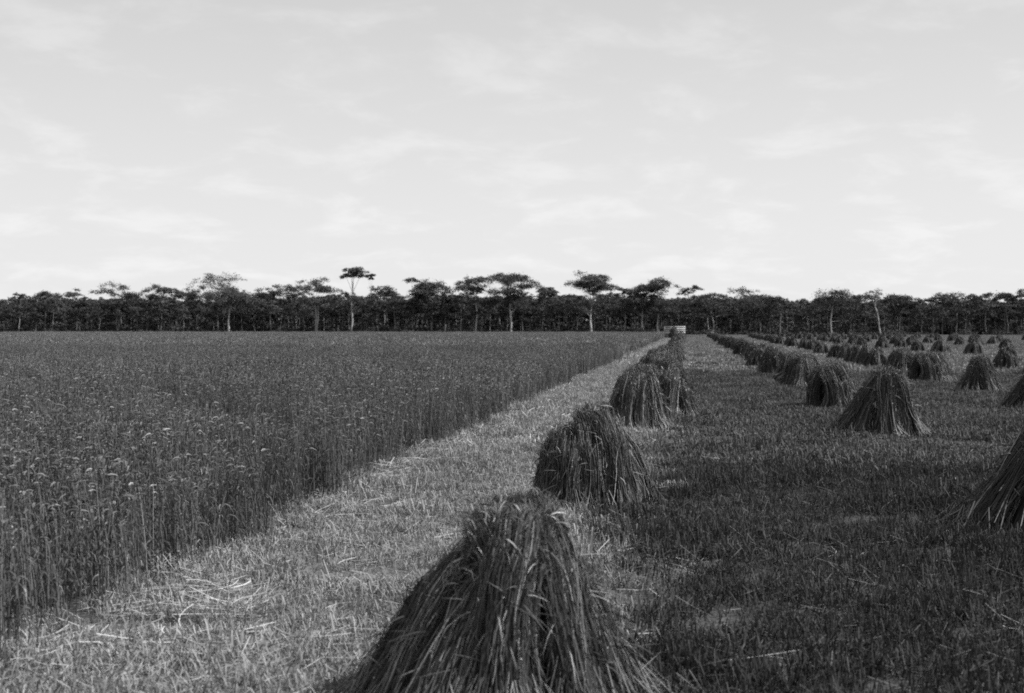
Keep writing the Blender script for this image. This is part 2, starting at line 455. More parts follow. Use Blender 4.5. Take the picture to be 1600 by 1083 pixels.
# loose straws and small swathes dropped on the strip
def loose_straw():
    mb = MB()
    def heap(cx, cy, n, ln, ang, spread, r, w=.0052, tone=(.26, .52), zmax=.07):
        P0 = np.stack([cx + rng.normal(0, r, n), cy + rng.normal(0, r, n), np.zeros(n)], 1)
        a = ang + rng.normal(0, spread, n); dr = np.stack([np.cos(a), np.sin(a), np.zeros(n)], 1)
        l = ln * rng.uniform(.5, 1.2, n); q = np.linspace(-.5, .5, 5)
        bend = rng.normal(0, .2, n)
        P = P0[:, None] + dr[:, None] * (l[:, None] * q[None])[:, :, None]
        P[:, :, 0] += -dr[:, None, 1] * (bend * l)[:, None] * (q ** 2)[None] * 4
        P[:, :, 1] += dr[:, None, 0] * (bend * l)[:, None] * (q ** 2)[None] * 4
        P[:, :, 2] = rng.uniform(.015, zmax, (n, 1)) + q[None] * l[:, None] * rng.normal(.0, .22, (n, 1))
        P[:, :, 2] = np.maximum(P[:, :, 2], .008)
        S = unit(np.stack([-dr[:, 1], dr[:, 0], rng.normal(0, .4, n)], 1))
        mb.ribbons(P, np.full((n, 5), w) * rng.uniform(.7, 1.4, (n, 1)), S, rng.uniform(*tone, n))
    heap(-3.55, 9.35, 46, .62, .45, .42, .16)
    heap(-3.15, 8.75, 40, .55, .75, .4, .16)
    heap(-3.9, 9.9, 40, .5, .3, .5, .18)
    heap(-3.75, 14.6, 60, .45, .4, .7, .22)
    heap(-3.95, 16.6, 60, .5, .6, .6, .2)
    heap(-3.9, 21.5, 70, .5, .4, .7, .25)
    heap(-3.9, 24.8, 70, .5, .4, .7, .3)
    for y in np.arange(7, 44, .8):
        heap(float(edge_x(np.array(y))) + .22 + .1 * math.sin(y * 3), y, 16, .42, .8, .8, .2, .006 + y * .00012)
    for y in np.arange(6.5, 30, .6):
        heap(rng.uniform(-3.6, -1.8), y, 8, .4, rng.uniform(0, 3), .9, .25, .006 + y * .0001)
    for _ in range(26):
        heap(rng.uniform(-.2, 3.6), rng.uniform(6.5, 18), 2, .25, rng.uniform(0, 3), .6, .1, .006, (.25, .5))
    heap(.35, 7.9, 4, .5, .1, .3, .12, .006, (.35, .55))
    return mb
tag(loose_straw().obj('loose_straw', M_path), 'loose pale straws dropped along the foot of the crop and on the strip', 'straw', None, 'stuff')

# ------------------------------------------------------------------ stooks
def make_sheaf(butt, crown, height, n, w, r_b=.20, r_w=.115, r_t=.15, seed=0, leafy=.12, bulge=.06, splay=.10, k=6, bright=.12):
    """one bundle of cut oats standing on its butts, leaning from `butt` to `crown` (xy)"""
    rg = np.random.default_rng(seed)
    mb = MB()
    butt = np.array(butt, float); crown = np.array(crown, float)
    out = butt - crown; out = out / (np.linalg.norm(out) + 1e-9)
    def axis(u):
        x = butt[None] * (1 - u)[:, None] + crown[None] * u[:, None] + out[None] * (bulge * 4 * u * (1 - u))[:, None]
        return np.concatenate([x, (height * u)[:, None]], 1)
    def rad(u):
        return np.interp(u, [0, .25, .62, .85, 1.], [r_b * 1.12, r_b * .84, r_w, r_t, r_t * .85])
    # inner mass, coloured near black: painted shade for the gaps between strands
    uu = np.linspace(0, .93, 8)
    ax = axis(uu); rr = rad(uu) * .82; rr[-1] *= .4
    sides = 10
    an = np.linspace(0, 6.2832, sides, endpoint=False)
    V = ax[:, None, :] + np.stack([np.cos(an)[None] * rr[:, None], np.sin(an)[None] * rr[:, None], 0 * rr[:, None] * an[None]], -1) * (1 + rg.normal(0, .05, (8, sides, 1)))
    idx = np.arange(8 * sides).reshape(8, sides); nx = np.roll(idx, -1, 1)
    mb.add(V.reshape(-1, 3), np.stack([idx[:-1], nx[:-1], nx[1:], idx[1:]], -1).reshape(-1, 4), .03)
    # stalks
    nst = 12
    th = (rg.uniform(0, 6.2832, nst)[rg.integers(0, nst, n)] + rg.normal(0, .11, n))
    th = np.where(rg.random(n) < .2, rg.uniform(0, 6.2832, n), th)
    rf = rg.uniform(.74, 1.12, n)
    u0 = np.where(rg.random(n) < .6, rg.uniform(-.0, .10, n), rg.uniform(.05, .6, n))
    u1 = np.clip(rg.normal(.93, .14, n), .5, 1.17)
    twist = rg.normal(0, .38, n)
    q = np.linspace(0, 1, k)
    U = u0[:, None] + (u1 - u0)[:, None] * q[None]
    Uf = U.ravel()
    A = axis(Uf).reshape(n, k, 3); RR = (rad(Uf)).reshape(n, k) * rf[:, None]
    fan = np.where(rg.random(n) < splay, rg.uniform(1.2, 1.8, n), 1.)      # a few butts spread wide
    RR *= 1 + (fan - 1)[:, None] * np.clip(1 - U / .45, 0, 1)
    ang = th[:, None] + twist[:, None] * (U - .5)
    P = A.copy()
    P[:, :, 0] += RR * np.cos(ang); P[:, :, 1] += RR * np.sin(ang)
    P += rg.normal(0, .008, P.shape) + np.cumsum(rg.normal(0, .006, P.shape), 1)
    P[:, :, 2] = np.maximum(P[:, :, 2], .006)
    rad_dir = np.stack([np.cos(th), np.sin(th), np.zeros(n)], 1)
    S = np.stack([-np.sin(th), np.cos(th), np.zeros(n)], 1) + rad_dir * rg.normal(0, .8, (n, 1))
    base = np.where(rg.random(n) < bright, rg.uniform(.40, .65 + 2.5 * bright, n), rg.gamma(1.6, .066, n) + .014)
    T = base[:, None] * (1 + .45 * np.clip(1 - U / .12, 0, 1))             # bleached butts
    mb.ribbons(P, w * rg.uniform(.6, 1.35, (n, 1)) * np.linspace(1.05, .75, k)[None], unit(S), np.clip(T, .02, 1.1))
    # dangling leaves and broken stalks
    m = int(n * leafy)
    i = rg.integers(0, n, m); j = rg.integers(1, k - 1, m)
    B = P[i, j]; ro = unit(B - np.concatenate([axis(U[i, j])[:, :2], B[:, 2:]], 1) + 1e-6)
    dr = unit(ro * rg.uniform(.3, 1.2, (m, 1)) + rg.normal(0, .6, (m, 3)) + np.array([0, 0, -.15]))
    ln = rg.uniform(.06, .26, m); kk = 4; s = np.linspace(0, 1, kk)
    LP = B[:, None] + dr[:, None] * (ln[:, None] * s[None])[:, :, None]
    LP[:, :, 2] -= (ln[:, None] * (s ** 2)[None]) * rg.uniform(.0, .7, (m, 1))
    LP[:, :, 2] = np.maximum(LP[:, :, 2], .006)
    mb.ribbons(LP, w * 1.6 * rg.uniform(.5, 1.3, (m, 1)) * np.array([.7, 1, .8, .15])[None], unit(rg.normal(size=(m, 3))),
               np.where(rg.random(m) < .28, rg.uniform(.4, .8, m), rg.uniform(.05, .22, m)))
    # heads: loose at the crown, some caught lower
    m = int(n * .5)
    i = rg.integers(0, n, m)
    tip = P[i, -1]; hd = unit(unit(P[i, -1] - P[i, -2]) + rg.normal(0, .45, (m, 3)))
    ln = rg.uniform(.05, .14, m); s = np.array([0, .4, .75, 1.])
    HP = tip[:, None] + hd[:, None] * (ln[:, None] * s[None])[:, :, None]
    HP[:, :, 2] -= ln[:, None] * .35 * (s ** 2)[None]
    mb.ribbons(HP, w * 1.7 * rg.uniform(.6, 1.2, (m, 1)) * np.array([.4, 1., .8, .2])[None], unit(rg.normal(size=(m, 3))),
               np.where(rg.random(m) < .15, rg.uniform(.6, .95, m), rg.uniform(.08, .26, m)))
    m = max(6, int(n * .05))
    i = rg.integers(0, n, m); j = rg.integers(1, k - 1, m)
    C = P[i, j] + rad_dir[i] * .012
    mb.cards(C, rg.uniform(2., 4., m) * w, rg.uniform(.7, 1.2, m), .55, rg=rg)
    # dropped butts lying round the foot
    m = int(n * .075 * rg.random() ** 1.5)
    a = math.atan2(out[1], out[0]) + rg.normal(0, .95, m)
    r0 = r_b * rg.uniform(.7, 1.3, m); l = rg.uniform(.06, .34, m)
    dd = np.stack([np.cos(a), np.sin(a), np.zeros(m)], 1)
    l *= np.where(rg.random(m) < .8, 1, .6); FP = np.zeros((m, 3, 3)); s = np.array([0, .5, 1.])
    FP[:] = np.concatenate([butt, [0]])[None, None]
    FP += dd[:, None] * (r0[:, None] + l[:, None] * s[None])[:, :, None]
    FP[:, :, 2] = (.22 * (1 - s) ** 1.3)[None] * rg.uniform(.3, 1.3, (m, 1)) + .012
    mb.ribbons(FP, np.full((m, 3), w) * rg.uniform(.7, 1.2, (m, 1)), unit(np.stack([-dd[:, 1], dd[:, 0], rg.normal(0, .4, m)], 1)), rg.uniform(.22, .55, m))
    return mb

def stook_layout(seed, rx, ry, ridge, n_ring, height, top=.17, sag=(0., 0.)):
    rg = np.random.default_rng(seed)
    res = []
    for i in range(n_ring):
        a = 6.2832 * (i + rg.uniform(-.18, .18)) / n_ring
        fl = rg.uniform(.82, 1.2)
        b = (rx * math.cos(a) * fl, ry * math.sin(a) * fl)
        c = (top * math.cos(a) + .03 * rg.normal(), ridge * math.sin(a) + .05 * rg.normal())
        c = (c[0] + sag[0], c[1] + sag[1])
        res.append((b, c, height * rg.uniform(.78, 1.06)))
    for i in range(2):                                   # the pair in the middle
        s = i * 2 - 1
        res.append(((.10 * rg.normal(), s * ridge * .8), (.03 * rg.normal(), s * ridge * .5), height * rg.uniform(.97, 1.06)))
    return res

def make_stook(seed, rx, ry, ridge, n_ring, height, n, w, single=False, k=6, top=.17, sag=(0., 0.), **kw):
    lay_ = stook_layout(seed, rx, ry, ridge, n_ring, height, top, sag)
    if single:
        mb = MB()
        for i, (b, c, h) in enumerate(lay_):
            s = make_sheaf(b, c, h, n, w, seed=seed * 100 + i, k=k, **kw)
            for v, f, t in zip(s.v, s.f, s.t):
                mb.v.append(v); mb.f.append(f + mb.n); mb.t.append(t)
            mb.n += s.n
        return mb.obj('hay_stook', M_hay)
    root = empty('hay_stook')
    for i, (b, c, h) in enumerate(lay_):
        make_sheaf(b, c, h, n, w, seed=seed * 100 + i, k=k, **kw).obj('sheaf', M_hay, root)
    return root

G_MID = 'stooks in the row beside the swept strip'
G_R2 = 'stooks in the first row right of the stubble lane'
G_R3 = 'stooks in the second row right of the stubble lane'
G_R4 = 'stooks in the outer rows of the stubble field'

hero = make_stook(11, .54, .54, .15, 10, .85, 1750, .0045, top=.21, sag=(.09, .0), r_b=.22, r_w=.14, r_t=.15, bulge=.075, leafy=.13, splay=.10)
hero.location = (-1.04, 7.0, 0)
tag(hero, 'largest hay stook closest to the camera, its long stalks fanning down out of the picture', 'stook', G_MID)
second = make_stook(12, .40, .46, .18, 9, .90, 1150, .0054, top=.28, sag=(-.06, 0.), r_b=.21, r_w=.15, r_t=.18, bulge=.10, leafy=.15, splay=.18)
second.location = (-1.07, 14.75, 0)
tag(second, 'round-topped stook just behind the largest one, pale straw splayed at its right foot', 'stook', G_MID)
protoA = make_stook(13, .44, .5, .20, 9, .92, 650, .0066, top=.27, sag=(.08, .05), r_b=.22, r_w=.15, r_t=.18, bulge=.05, k=5, splay=.18, leafy=.16, bright=.08)
protoB = make_stook(14, .48, .42, .15, 8, .98, 650, .0066, top=.16, sag=(.10, -.04), r_b=.23, r_w=.14, r_t=.16, bulge=.02, k=5, splay=.18, leafy=.16, bright=.08)
protoC = make_stook(15, .40, .46, .24, 8, .90, 650, .0066, top=.29, sag=(-.07, .08), r_b=.21, r_w=.16, r_t=.20, bulge=.09, k=5, splay=.16, leafy=.16, bright=.08)
protos = [protoA, protoB, protoC]
used = [False] * 3
farp = [make_stook(20 + i, .45 + .03 * i, .48, .16, 7, .95, 130, .018, single=True, k=4, bright=.03, r_b=.23, r_w=.16, r_t=.19, bulge=.09) for i in range(3)]
fused = [False] * 3

def put_stook(x, y, label, group, kind=None, s=1., sx=None, rz=None):
    far = y > 64
    pool, us = (farp, fused) if far else (protos, used)
    k = random.randrange(3) if kind is None else kind
    if us[k]:
        o = copy_tree(pool[k])
    else:
        o = pool[k]; us[k] = True
    o.location = (x, y, 0)
    o.rotation_euler = (0, 0, random.uniform(-3.14, 3.14) if rz is None else rz)
    o.scale = (s * (sx or random.uniform(.94, 1.08)), s * random.uniform(.94, 1.08), s * random.uniform(.94, 1.05) if kind is None else s)
    return tag(o, label, 'stook', group)

ORD = ['first', 'second', 'third', 'fourth', 'fifth', 'sixth', 'seventh', 'eighth', 'ninth', 'tenth', 'eleventh', 'twelfth', 'thirteenth', 'fourteenth']
# middle row
put_stook(-1.05, 26.2, 'third stook along the row beside the crop strip, shaggy with a dark left face', G_MID, 0, 1., 1.02, .2)
ys = [29.6, 33.6, 38.5, 44.5, 50.5, 56.5, 63, 70, 77, 85]
for i, y in enumerate(ys):
    put_stook(-1.0 + (.55, -.25, .3, -.1, .35, -.3, .2, -.2, .3, 0)[i], y, '%s stook from the camera in the row along the pale strip' % ORD[i + 3], G_MID)
y = 93.
while y < 246:
    put_stook(-1.0 + random.uniform(-.35, .35), y, 'small stook crowded at the far end of the row leading to the wagon', 'far stooks of the row along the strip')
    y += random.uniform(6.5, 10)
# first row right of the lane
put_stook(3.74, 13.7, 'dark stook cut off by the right edge of the picture, closest of its row', G_R2, 1, 1.16, 1.22, .3)
put_stook(3.64, 25.3, 'tall black-looking stook with a pointed top, straw scattered at its right foot', G_R2, 1, 1.07, 1.12, 0.)
put_stook(3.76, 33.6, 'round stook touching the tall pointed one, pale flecks over its top', G_R2, 2, 1.02, 1.05, .4)
put_stook(3.82, 43.6, 'stook with a pale split at its foot, beside a fallen sheaf on its left', G_R2, 0, 1.02, 1.1, .9)
for i, y in enumerate([51.5, 57, 62.5, 68, 73, 79, 86]):
    put_stook(3.6 + .005 * y + random.uniform(-.25, .25), y, '%s stook from the camera in the row right of the stubble lane' % ORD[i + 4], G_R2)
y = 95.
while y < 300:
    put_stook(3.65 + .006 * y + random.uniform(-.25, .25), y, 'tiny stook among those crowded at the far end of the row right of the lane', 'far stooks of the row right of the lane')
    y += random.uniform(6, 9)
# second row right
put_stook(8.55, 33.2, 'wide dark stook half outside the right edge, level with the round stook', G_R3, 1, 1.05, 1.2, .1)
put_stook(9.0, 42.2, 'lone pyramid-shaped dark stook with bare stubble all round it', G_R3, 1, 1., .98, .5)
put_stook(9.05, 49.8, 'broad dark stook with two pale tufts of straw at its foot', G_R3, 2, 1.03, 1.2, .2)
put_stook(9.45, 60., 'stook with a sheaf slipping off its right side, behind the broad dark one', G_R3, 0)
for i, y in enumerate([66, 70.5, 75, 80, 86]):
    put_stook(8.3 + .016 * y, y, '%s stook from the camera in the second row right of the lane' % ORD[i + 4], G_R3)
y = 100.
while y < 300:
    if not 88 < y < 97:
        put_stook(8.2 + .02 * y + random.uniform(-.3, .3), y, 'tiny dark stook far along the second row right of the lane', 'far stooks of the second row right of the lane')
    y += random.uniform(8, 14)
# outer rows
put_stook(14.95, 57.6, 'dark stook touching the right edge, up from the wide half-hidden one', G_R4, 1, 1.08)
put_stook(15.3, 65.5, 'rounded dark stook second in from the right edge beyond the lone pyramid', G_R4, 0, 1.05)
put_stook(21.4, 101, 'peaked dark stook standing alone in front of the far trees, right of centre field', G_R4, 1, 1.12)
put_stook(19.9, 106, 'low pair-like stook to the left of the lone peaked one', G_R4, 2, 1.0, 1.3)
put_stook(19.0, 111, 'low pair-like stook touching its neighbour left of the lone peaked one', G_R4, 0, .95)
put_stook(21.3, 134, 'stook with a slipped sheaf on its right, farther up the outer row', G_R4, 0, 1.05)
for row, (x0, ya, yb, st) in enumerate([(15.6, 128, 320, 11), (21.5, 146, 330, 12), (27.5, 96, 330, 15), (34, 122, 330, 16), (41, 150, 330, 19), (49, 178, 330, 22)]):
    y = ya
    while y < yb:
        put_stook(x0 + .02 * y + random.uniform(-.5, .5), y, 'tiny far stook scattered over the outer stubble below the tree line', 'far stooks of the outer stubble')
        y += random.uniform(st * .7, st * 1.3)
for k in range(3):                                        # nothing left at the origin
    if not used[k]: put_stook(3.9, 50, 'stook pressed between its neighbours in the row right of the lane', G_R2, k)
    if not fused[k]: put_stook(4.4, 120, 'tiny stook among those crowded at the far end of the row right of the lane', 'far stooks of the row right of the lane', k)

# fallen sheaves
def fallen_sheaf(x, y, rz, tilt, label, w=.011):
    o = make_sheaf((0, 0), (.02, 0), 1.0, 260, w, r_b=.20, r_w=.12, r_t=.17, seed=int(x * 77 + y), k=5).obj('fallen_sheaf', M_hay)
    o.location = (x, y, .10); o.rotation_euler = (0, R(tilt), rz)
    return tag(o, label, 'sheaf', 'sheaves fallen from stooks')
fallen_sheaf(3.2, 47.2, .1, 60, 'fallen sheaf lying on the stubble left of the stook with the split foot')
fallen_sheaf(10.3, 58.6, 2.9, 42, 'sheaf slipped sideways from the stook behind the broad dark one')

# ------------------------------------------------------------------ trees
def make_tree(seed, H, cw, ch, npads, leaves, trunk_r, bark, split=.5, lean=0., forks=1, leaf=.42, low=0., flat=.35, dome=1., tone=(.035, .085), pk=1.):
    """tapered trunk with limbs to flat pads of leaves; returns (trunk, crown) collectors"""
    rg = np.random.default_rng(seed)
    tk, cr = MB(), MB()
    top = H - ch
    hs = H * split
    sway = lambda h: np.array([lean * h + .25 * math.sin(h * .6 + seed), .2 * math.sin(h * .5 + seed * 2)]) * min(1, h / 3)
    starts = []
    for f in range(forks):
        off = (f - (forks - 1) / 2) * 1.1
        path = [np.array([off * .6 * (.5 + .7 * h / hs), 0, h]) + np.append(sway(h), 0) for h in np.linspace(-.1, hs, 7)]
        tk.tube(path, np.linspace(trunk_r * 1.15, trunk_r * .62, 7), bark * rg.uniform(.85, 1.15, 7))
        starts.append(path[-1])
    pads = []
    for i in range(npads):
        a = 2.399 * i + rg.uniform(-.4, .4); rho = math.sqrt((i + .4) / npads) * rg.uniform(.7, 1.15)
        r = rho * cw * .5 * .82
        z = H - ch * .12 - ch * .72 * (rho ** 1.7) * dome * rg.uniform(.7, 1.15) - (rg.random() < low) * rg.uniform(.1, .45) * H
        pads.append((np.array([r * math.cos(a), r * math.sin(a) * .9, max(z, H * .22)]) + np.append(sway(H), 0)))
    for p in pads:
        s = starts[int(rg.integers(len(starts)))]
        hb = rg.uniform(.62, 1.) if p[2] < s[2] + 1 else 1.
        b = np.array([s[0], s[1], s[2]]) if hb == 1. else np.append(sway(hs * hb), min(hs * hb, p[2] * .8))
        mid = b * .45 + p * .55 + np.array([0, 0, -.10 * np.linalg.norm((p - b)[:2])]) + rg.normal(0, .15, 3)
        q = np.linspace(0, 1, 5)[:, None]
        path = b * (1 - q) ** 2 + 2 * mid * q * (1 - q) + p * q ** 2
        tk.tube(path, np.linspace(trunk_r * .36, trunk_r * .08, 5), bark * .7, 5)
        pw = cw * pk * rg.uniform(.24, .36) * (1.25 if npads < 7 else 1.); ph = pw * rg.uniform(.24, .40)
        n = int(leaves / npads * rg.uniform(.7, 1.3))
        # clumps inside the pad, so gaps stay open
        nc = 8
        cc = rg.normal(0, .5, (nc, 3)) * np.array([pw, pw * .9, ph]) + np.array([0, 0, .0])
        ci = rg.integers(0, nc, n)
        C = p + cc[ci] + rg.normal(0, .30, (n, 3)) * np.array([pw * .62, pw * .62, ph * .8])
        C[:, 2] -= .10 * ((C[:, :2] - p[:2]) ** 2).sum(1) / max(pw, .1)
        cr.cards(C, rg.uniform(.6, 1.4, n) * leaf, rg.uniform(*tone, n), .55, flat, rg)
    return tk, cr

# ---- the single trees that stand out along the wood's edge: x px, top y px, crown width px, crown height px, pads, leaves, trunk r, split, lean, forks, D
def gx(px, D): return (px - 1072) / 2030. * D
def gh(py, D): return HC + (513 - py) / 2030. * D
NAMED = [
 (75, 455, 50, 16, 7, 900, .28, .55, .0, 1, 405, .16, 'blurred low-crowned tree poking above the wood near the left edge', 1.),
 (152, 443, 66, 22, 9, 1700, .30, .5, .02, 1, 402, .18, 'broad dark gum with an arching two-lobed crown left of the small flat-topped one', 1.),
 (224, 443, 52, 20, 8, 1300, .28, .5, .0, 1, 402, .18, 'flat-topped dark gum sloping down to the right, left of the thin wide-crowned one', 1.),
 (318, 424, 100, 34, 15, 900, .30, .48, .0, 1, 412, .2, 'tall thin-leaved gum with wide open sprays, sky showing through its crown', 1.),
 (337, 448, 72, 28, 9, 1500, .36, .55, .005, 1, 388, .55, 'gum with a single bright pale trunk under a drooping layered crown', 1.),
 (425, 448, 44, 16, 6, 900, .25, .55, .0, 1, 402, .2, 'small gum with two flat dark pads beside the twin-stemmed tree', 1.),
 (483, 435, 66, 26, 10, 1500, .28, .52, .0, 2, 388, .42, 'gum with twin pale stems and a thin spreading layered crown', 1.),
 (543, 418, 36, 26, 9, 1150, .34, .62, .025, 1, 390, .42, 'tallest gum, narrow crown of stacked flat tufts above a leaning trunk', .5),
 (572, 428, 16, 8, 3, 200, .15, .6, .0, 1, 405, .25, 'wispy tree with one small floating tuft right of the tallest gum', 1.),
 (600, 448, 42, 14, 6, 500, .2, .55, .0, 1, 404, .22, 'pale wispy flat crown in the dip right of the tallest gum', 1.),
 (643, 435, 46, 16, 7, 1000, .26, .55, .03, 1, 400, .22, 'gum whose small tufted crown leans left over its denser neighbour', 1.),
 (672, 444, 62, 22, 9, 1700, .28, .5, .0, 1, 398, .2, 'dense dome-crowned gum left of the slim pale-trunked one', 1.),
 (743, 426, 38, 34, 8, 1100, .30, .58, .0, 1, 388, .55, 'slim gum with a round knobbly crown on a straight pale trunk', .8),
 (720, 443, 40, 14, 5, 650, .2, .55, .0, 1, 402, .2, 'low tufted gum filling the space beside the slim round-crowned one', 1.),
 (798, 425, 66, 34, 14, 2600, .34, .60, .0, 1, 388, .55, 'large umbrella-crowned gum on a straight pale trunk in the middle of the wood', 1.1),
 (857, 449, 34, 18, 6, 800, .22, .5, .0, 1, 402, .2, 'small bushy gum right of the large umbrella crown', 1.),
 (925, 432, 66, 30, 13, 2300, .36, .46, .0, 1, 386, .6, 'umbrella gum with pale forked limbs standing left of the wagon', 1.2),
 (1000, 452, 40, 20, 7, 800, .22, .5, -.1, 1, 392, .5, 'gum with crossed pale leaning stems between umbrella gum and wagon', 1.),
 (1027, 440, 62, 26, 11, 1900, .32, .5, -.02, 1, 392, .42, 'dark spreading gum with a flat top behind the wagon', 1.),
 (1080, 448, 34, 26, 8, 650, .24, .5, .0, 1, 402, .25, 'little ragged tree right of the flat-topped gum behind the wagon', 1.),
 (1108, 462, 60, 22, 9, 1500, .28, .42, -.10, 1, 396, .4, 'dense dark low gum with a leaning pale stem right of the wagon', 1.),
 (1158, 452, 42, 18, 8, 330, .2, .55, .0, 1, 420, .3, 'faint bare-looking gum with a see-through domed crown beyond the wood', 1.),
 (1185, 464, 58, 18, 9, 1200, .26, .5, .0, 1, 396, .4, 'wide low gum with layered dark sprays below the faint domed one', 1.),
 (1292, 455, 62, 20, 9, 1100, .28, .52, .0, 1, 390, .5, 'wide flat-crowned gum in two arched sprays over a straight pale trunk, right half', 1.),
 (1335, 464, 40, 14, 6, 700, .2, .5, .0, 1, 398, .2, 'small flat gum tucked against the right side of the two-spray one', 1.),
 (1352, 455, 34, 26, 6, 160, .26, .6, -.18, 1, 388, .55, 'nearly leafless gum with a bright leaning stem in the right half', 1.),
 (1395, 466, 50, 14, 7, 900, .24, .5, .0, 1, 400, .2, 'low rounded gum right of the nearly leafless one', 1.),
 (1455, 465, 46, 16, 7, 1000, .24, .5, .0, 1, 400, .2, 'domed dark gum rising a little above the wood, right part', 1.),
 (1495, 461, 40, 18, 7, 700, .24, .5, .0, 1, 400, .2, 'open-crowned gum with a soft grey dome, third from the right edge', 1.),
 (1547, 459, 34, 18, 6, 800, .24, .5, .0, 1, 400, .2, 'roundish gum second from the right edge of the wood', 1.),
 (1588, 455, 42, 20, 7, 1100, .26, .5, .0, 1, 400, .2, 'dark flat-topped gum standing out at the right edge of the wood', 1.),
 (20, 455, 50, 18, 7, 1100, .26, .5, .0, 1, 400, .2, 'blurred dark gum at the left edge of the wood', 1.),
 (395, 456, 40, 14, 6, 800, .22, .5, .0, 1, 400, .2, 'low dark gum right of the one with the bright trunk', 1.),
 (270, 455, 44, 14, 6, 800, .22, .5, .0, 1, 400, .2, 'low gum filling the gap left of the thin wide crown', 1.),
]
GT = 'gum trees standing out along the edge of the wood'
for i, (px, ty, cw, chp, npd, lv, tr, spl, ln, fk, D, bk, lab, dm) in enumerate(NAMED):
    H = gh(ty - 3, D); cw *= 1.15; sc = D / 2030.
    tk, cr_ = make_tree(300 + i, H, cw * sc, max(chp * sc * 1.15, 1.6), npd, int(lv * 6.5), tr * .8, bk * .85, spl, ln, fk, .40, .38, .35, dm, (.045, .10), .55 if cw > 110 else 1.)
    root = empty('gum_tree', (gx(px, D) - ln * H, D, 0))
    tk.obj('trunk', M_bark, root); cr_.obj('crown', M_leaf, root)
    tag(root, lab, 'tree', GT)

# ---- the close-packed trees of the wood itself
wood = []
for i in range(9):
    H = 12.0 + .5 * (i % 5)
    wood.append(make_tree(500 + i, H, 5.6 + .4 * (i % 3), 3.6 + .5 * (i % 3), 10, 1500, .10 + .025 * (i % 3), .22 + .12 * (i % 3 == 0) + .12 * (i == 4), .55, .012 * ((i % 3) - 1), 1, .5, .55, .25, 1., (.045, .105)))
wroot = []
for i, (tk, cr_) in enumerate(wood):
    root = empty('gum_tree')
    tk.obj('trunk', M_bark, root); cr_.obj('crown', M_leaf, root)
    wroot.append(root)
wused = [False] * 9
def canopy(x):                                            # the wood is a little lower to the right
    px = x / 400 * 2030 + 1072
    return float(np.interp(px, [0, 200, 450, 700, 950, 1150, 1250, 1450, 1600], [.92, .94, .97, .97, .97, .93, .86, .82, .85]))
for D, step, y_j in ((394, 5.0, 2.2), (402, 4.6, 2.5), (410, 4.6, 2.5)):
    x = -.535 * D - 14
    while x < .265 * D + 8:
        k = random.randrange(9)
        if wused[k]:
            o = copy_tree(wroot[k])
        else:
            o = wroot[k]; wused[k] = True
        xx = x + random.uniform(-1.3, 1.3)
        o.location = (xx, D + random.uniform(-y_j, y_j), 0)
        o.rotation_euler = (0, 0, random.uniform(0, 6.28))
        s = canopy(xx) * random.choice([random.uniform(.72, .95), random.uniform(.9, 1.1)])
        o.scale = (s * random.uniform(.9, 1.15), s * random.uniform(.9, 1.15), s)
        side = ('left of the bright-trunked gum' if xx < gx(337, D) else
                'between bright-trunked gum and large umbrella crown' if xx < gx(798, D) else
                'between large umbrella crown and wagon' if xx < gx(1055, D) else 'to the right of the wagon')
        tag(o, 'slim tree packed in the wood ' + side.replace('to the right', 'right'), 'tree', 'close-packed trees of the wood ' + side)
        x += step * random.uniform(.8, 1.2)

# ---- the depth of the wood behind, with its undergrowth: one mass
def bush(seed, w, h, n):
    rg = np.random.default_rng(seed); mb = MB()
    C = rg.normal(0, .33, (n, 3)) * np.array([w, w, h]); C[:, 2] = np.abs(C[:, 2]) * 1.3 + .1
    mb.cards(C, rg.uniform(.3, .7, n), rg.uniform(.035, .09, n), .6, 0., rg)
    return mb
def joined(a, b):
    mb = MB()
    for s in (a, b):
        for v, f, t in zip(s.v, s.f, s.t):
            mb.v.append(v); mb.f.append(f + mb.n); mb.t.append(t)
        mb.n += s.n
    return mb
wsrc = source('far_tree', [joined(tk, joined(cr_, bush(700 + i, 4.5, 3.2, 500))).mesh('far_tree', M_leaf) for i, (tk, cr_) in enumerate(wood)])
n = 900
Y = rng.uniform(417, 520, n) ; Y[:420] = rng.uniform(416, 440, 420)
X = rng.uniform(-.58, .31, n) * Y
cs = np.array([canopy(x * 400 / y) for x, y in zip(X, Y)])
sc = cs * rng.uniform(.86, 1.04, n)
scatter('forest', wsrc, X, Y, rng.uniform(0, 6.28, n), sc * rng.uniform(.9, 1.2, n), sc, 9, 'dark depth of the gum wood behind its front trees', 'wood')

# undergrowth at the foot of the wood
usrc = source('scrub', [bush(720 + i, 3.4, 2.4, 420).mesh('scrub', M_leaf) for i in range(5)])
n = 2000
Y = rng.uniform(399, 470, n); Y[:160] = rng.uniform(389, 398, 160); X = rng.uniform(-.58, .31, n) * Y
scatter('undergrowth', usrc, X, Y, rng.uniform(0, 6.28, n), rng.uniform(.8, 1.5, n), rng.uniform(.7, 1.4, n) * (1 + .9 * (Y > 425) - .45 * (Y < 399)), 5, 'dark scrub at the foot of the gum wood', 'scrub')

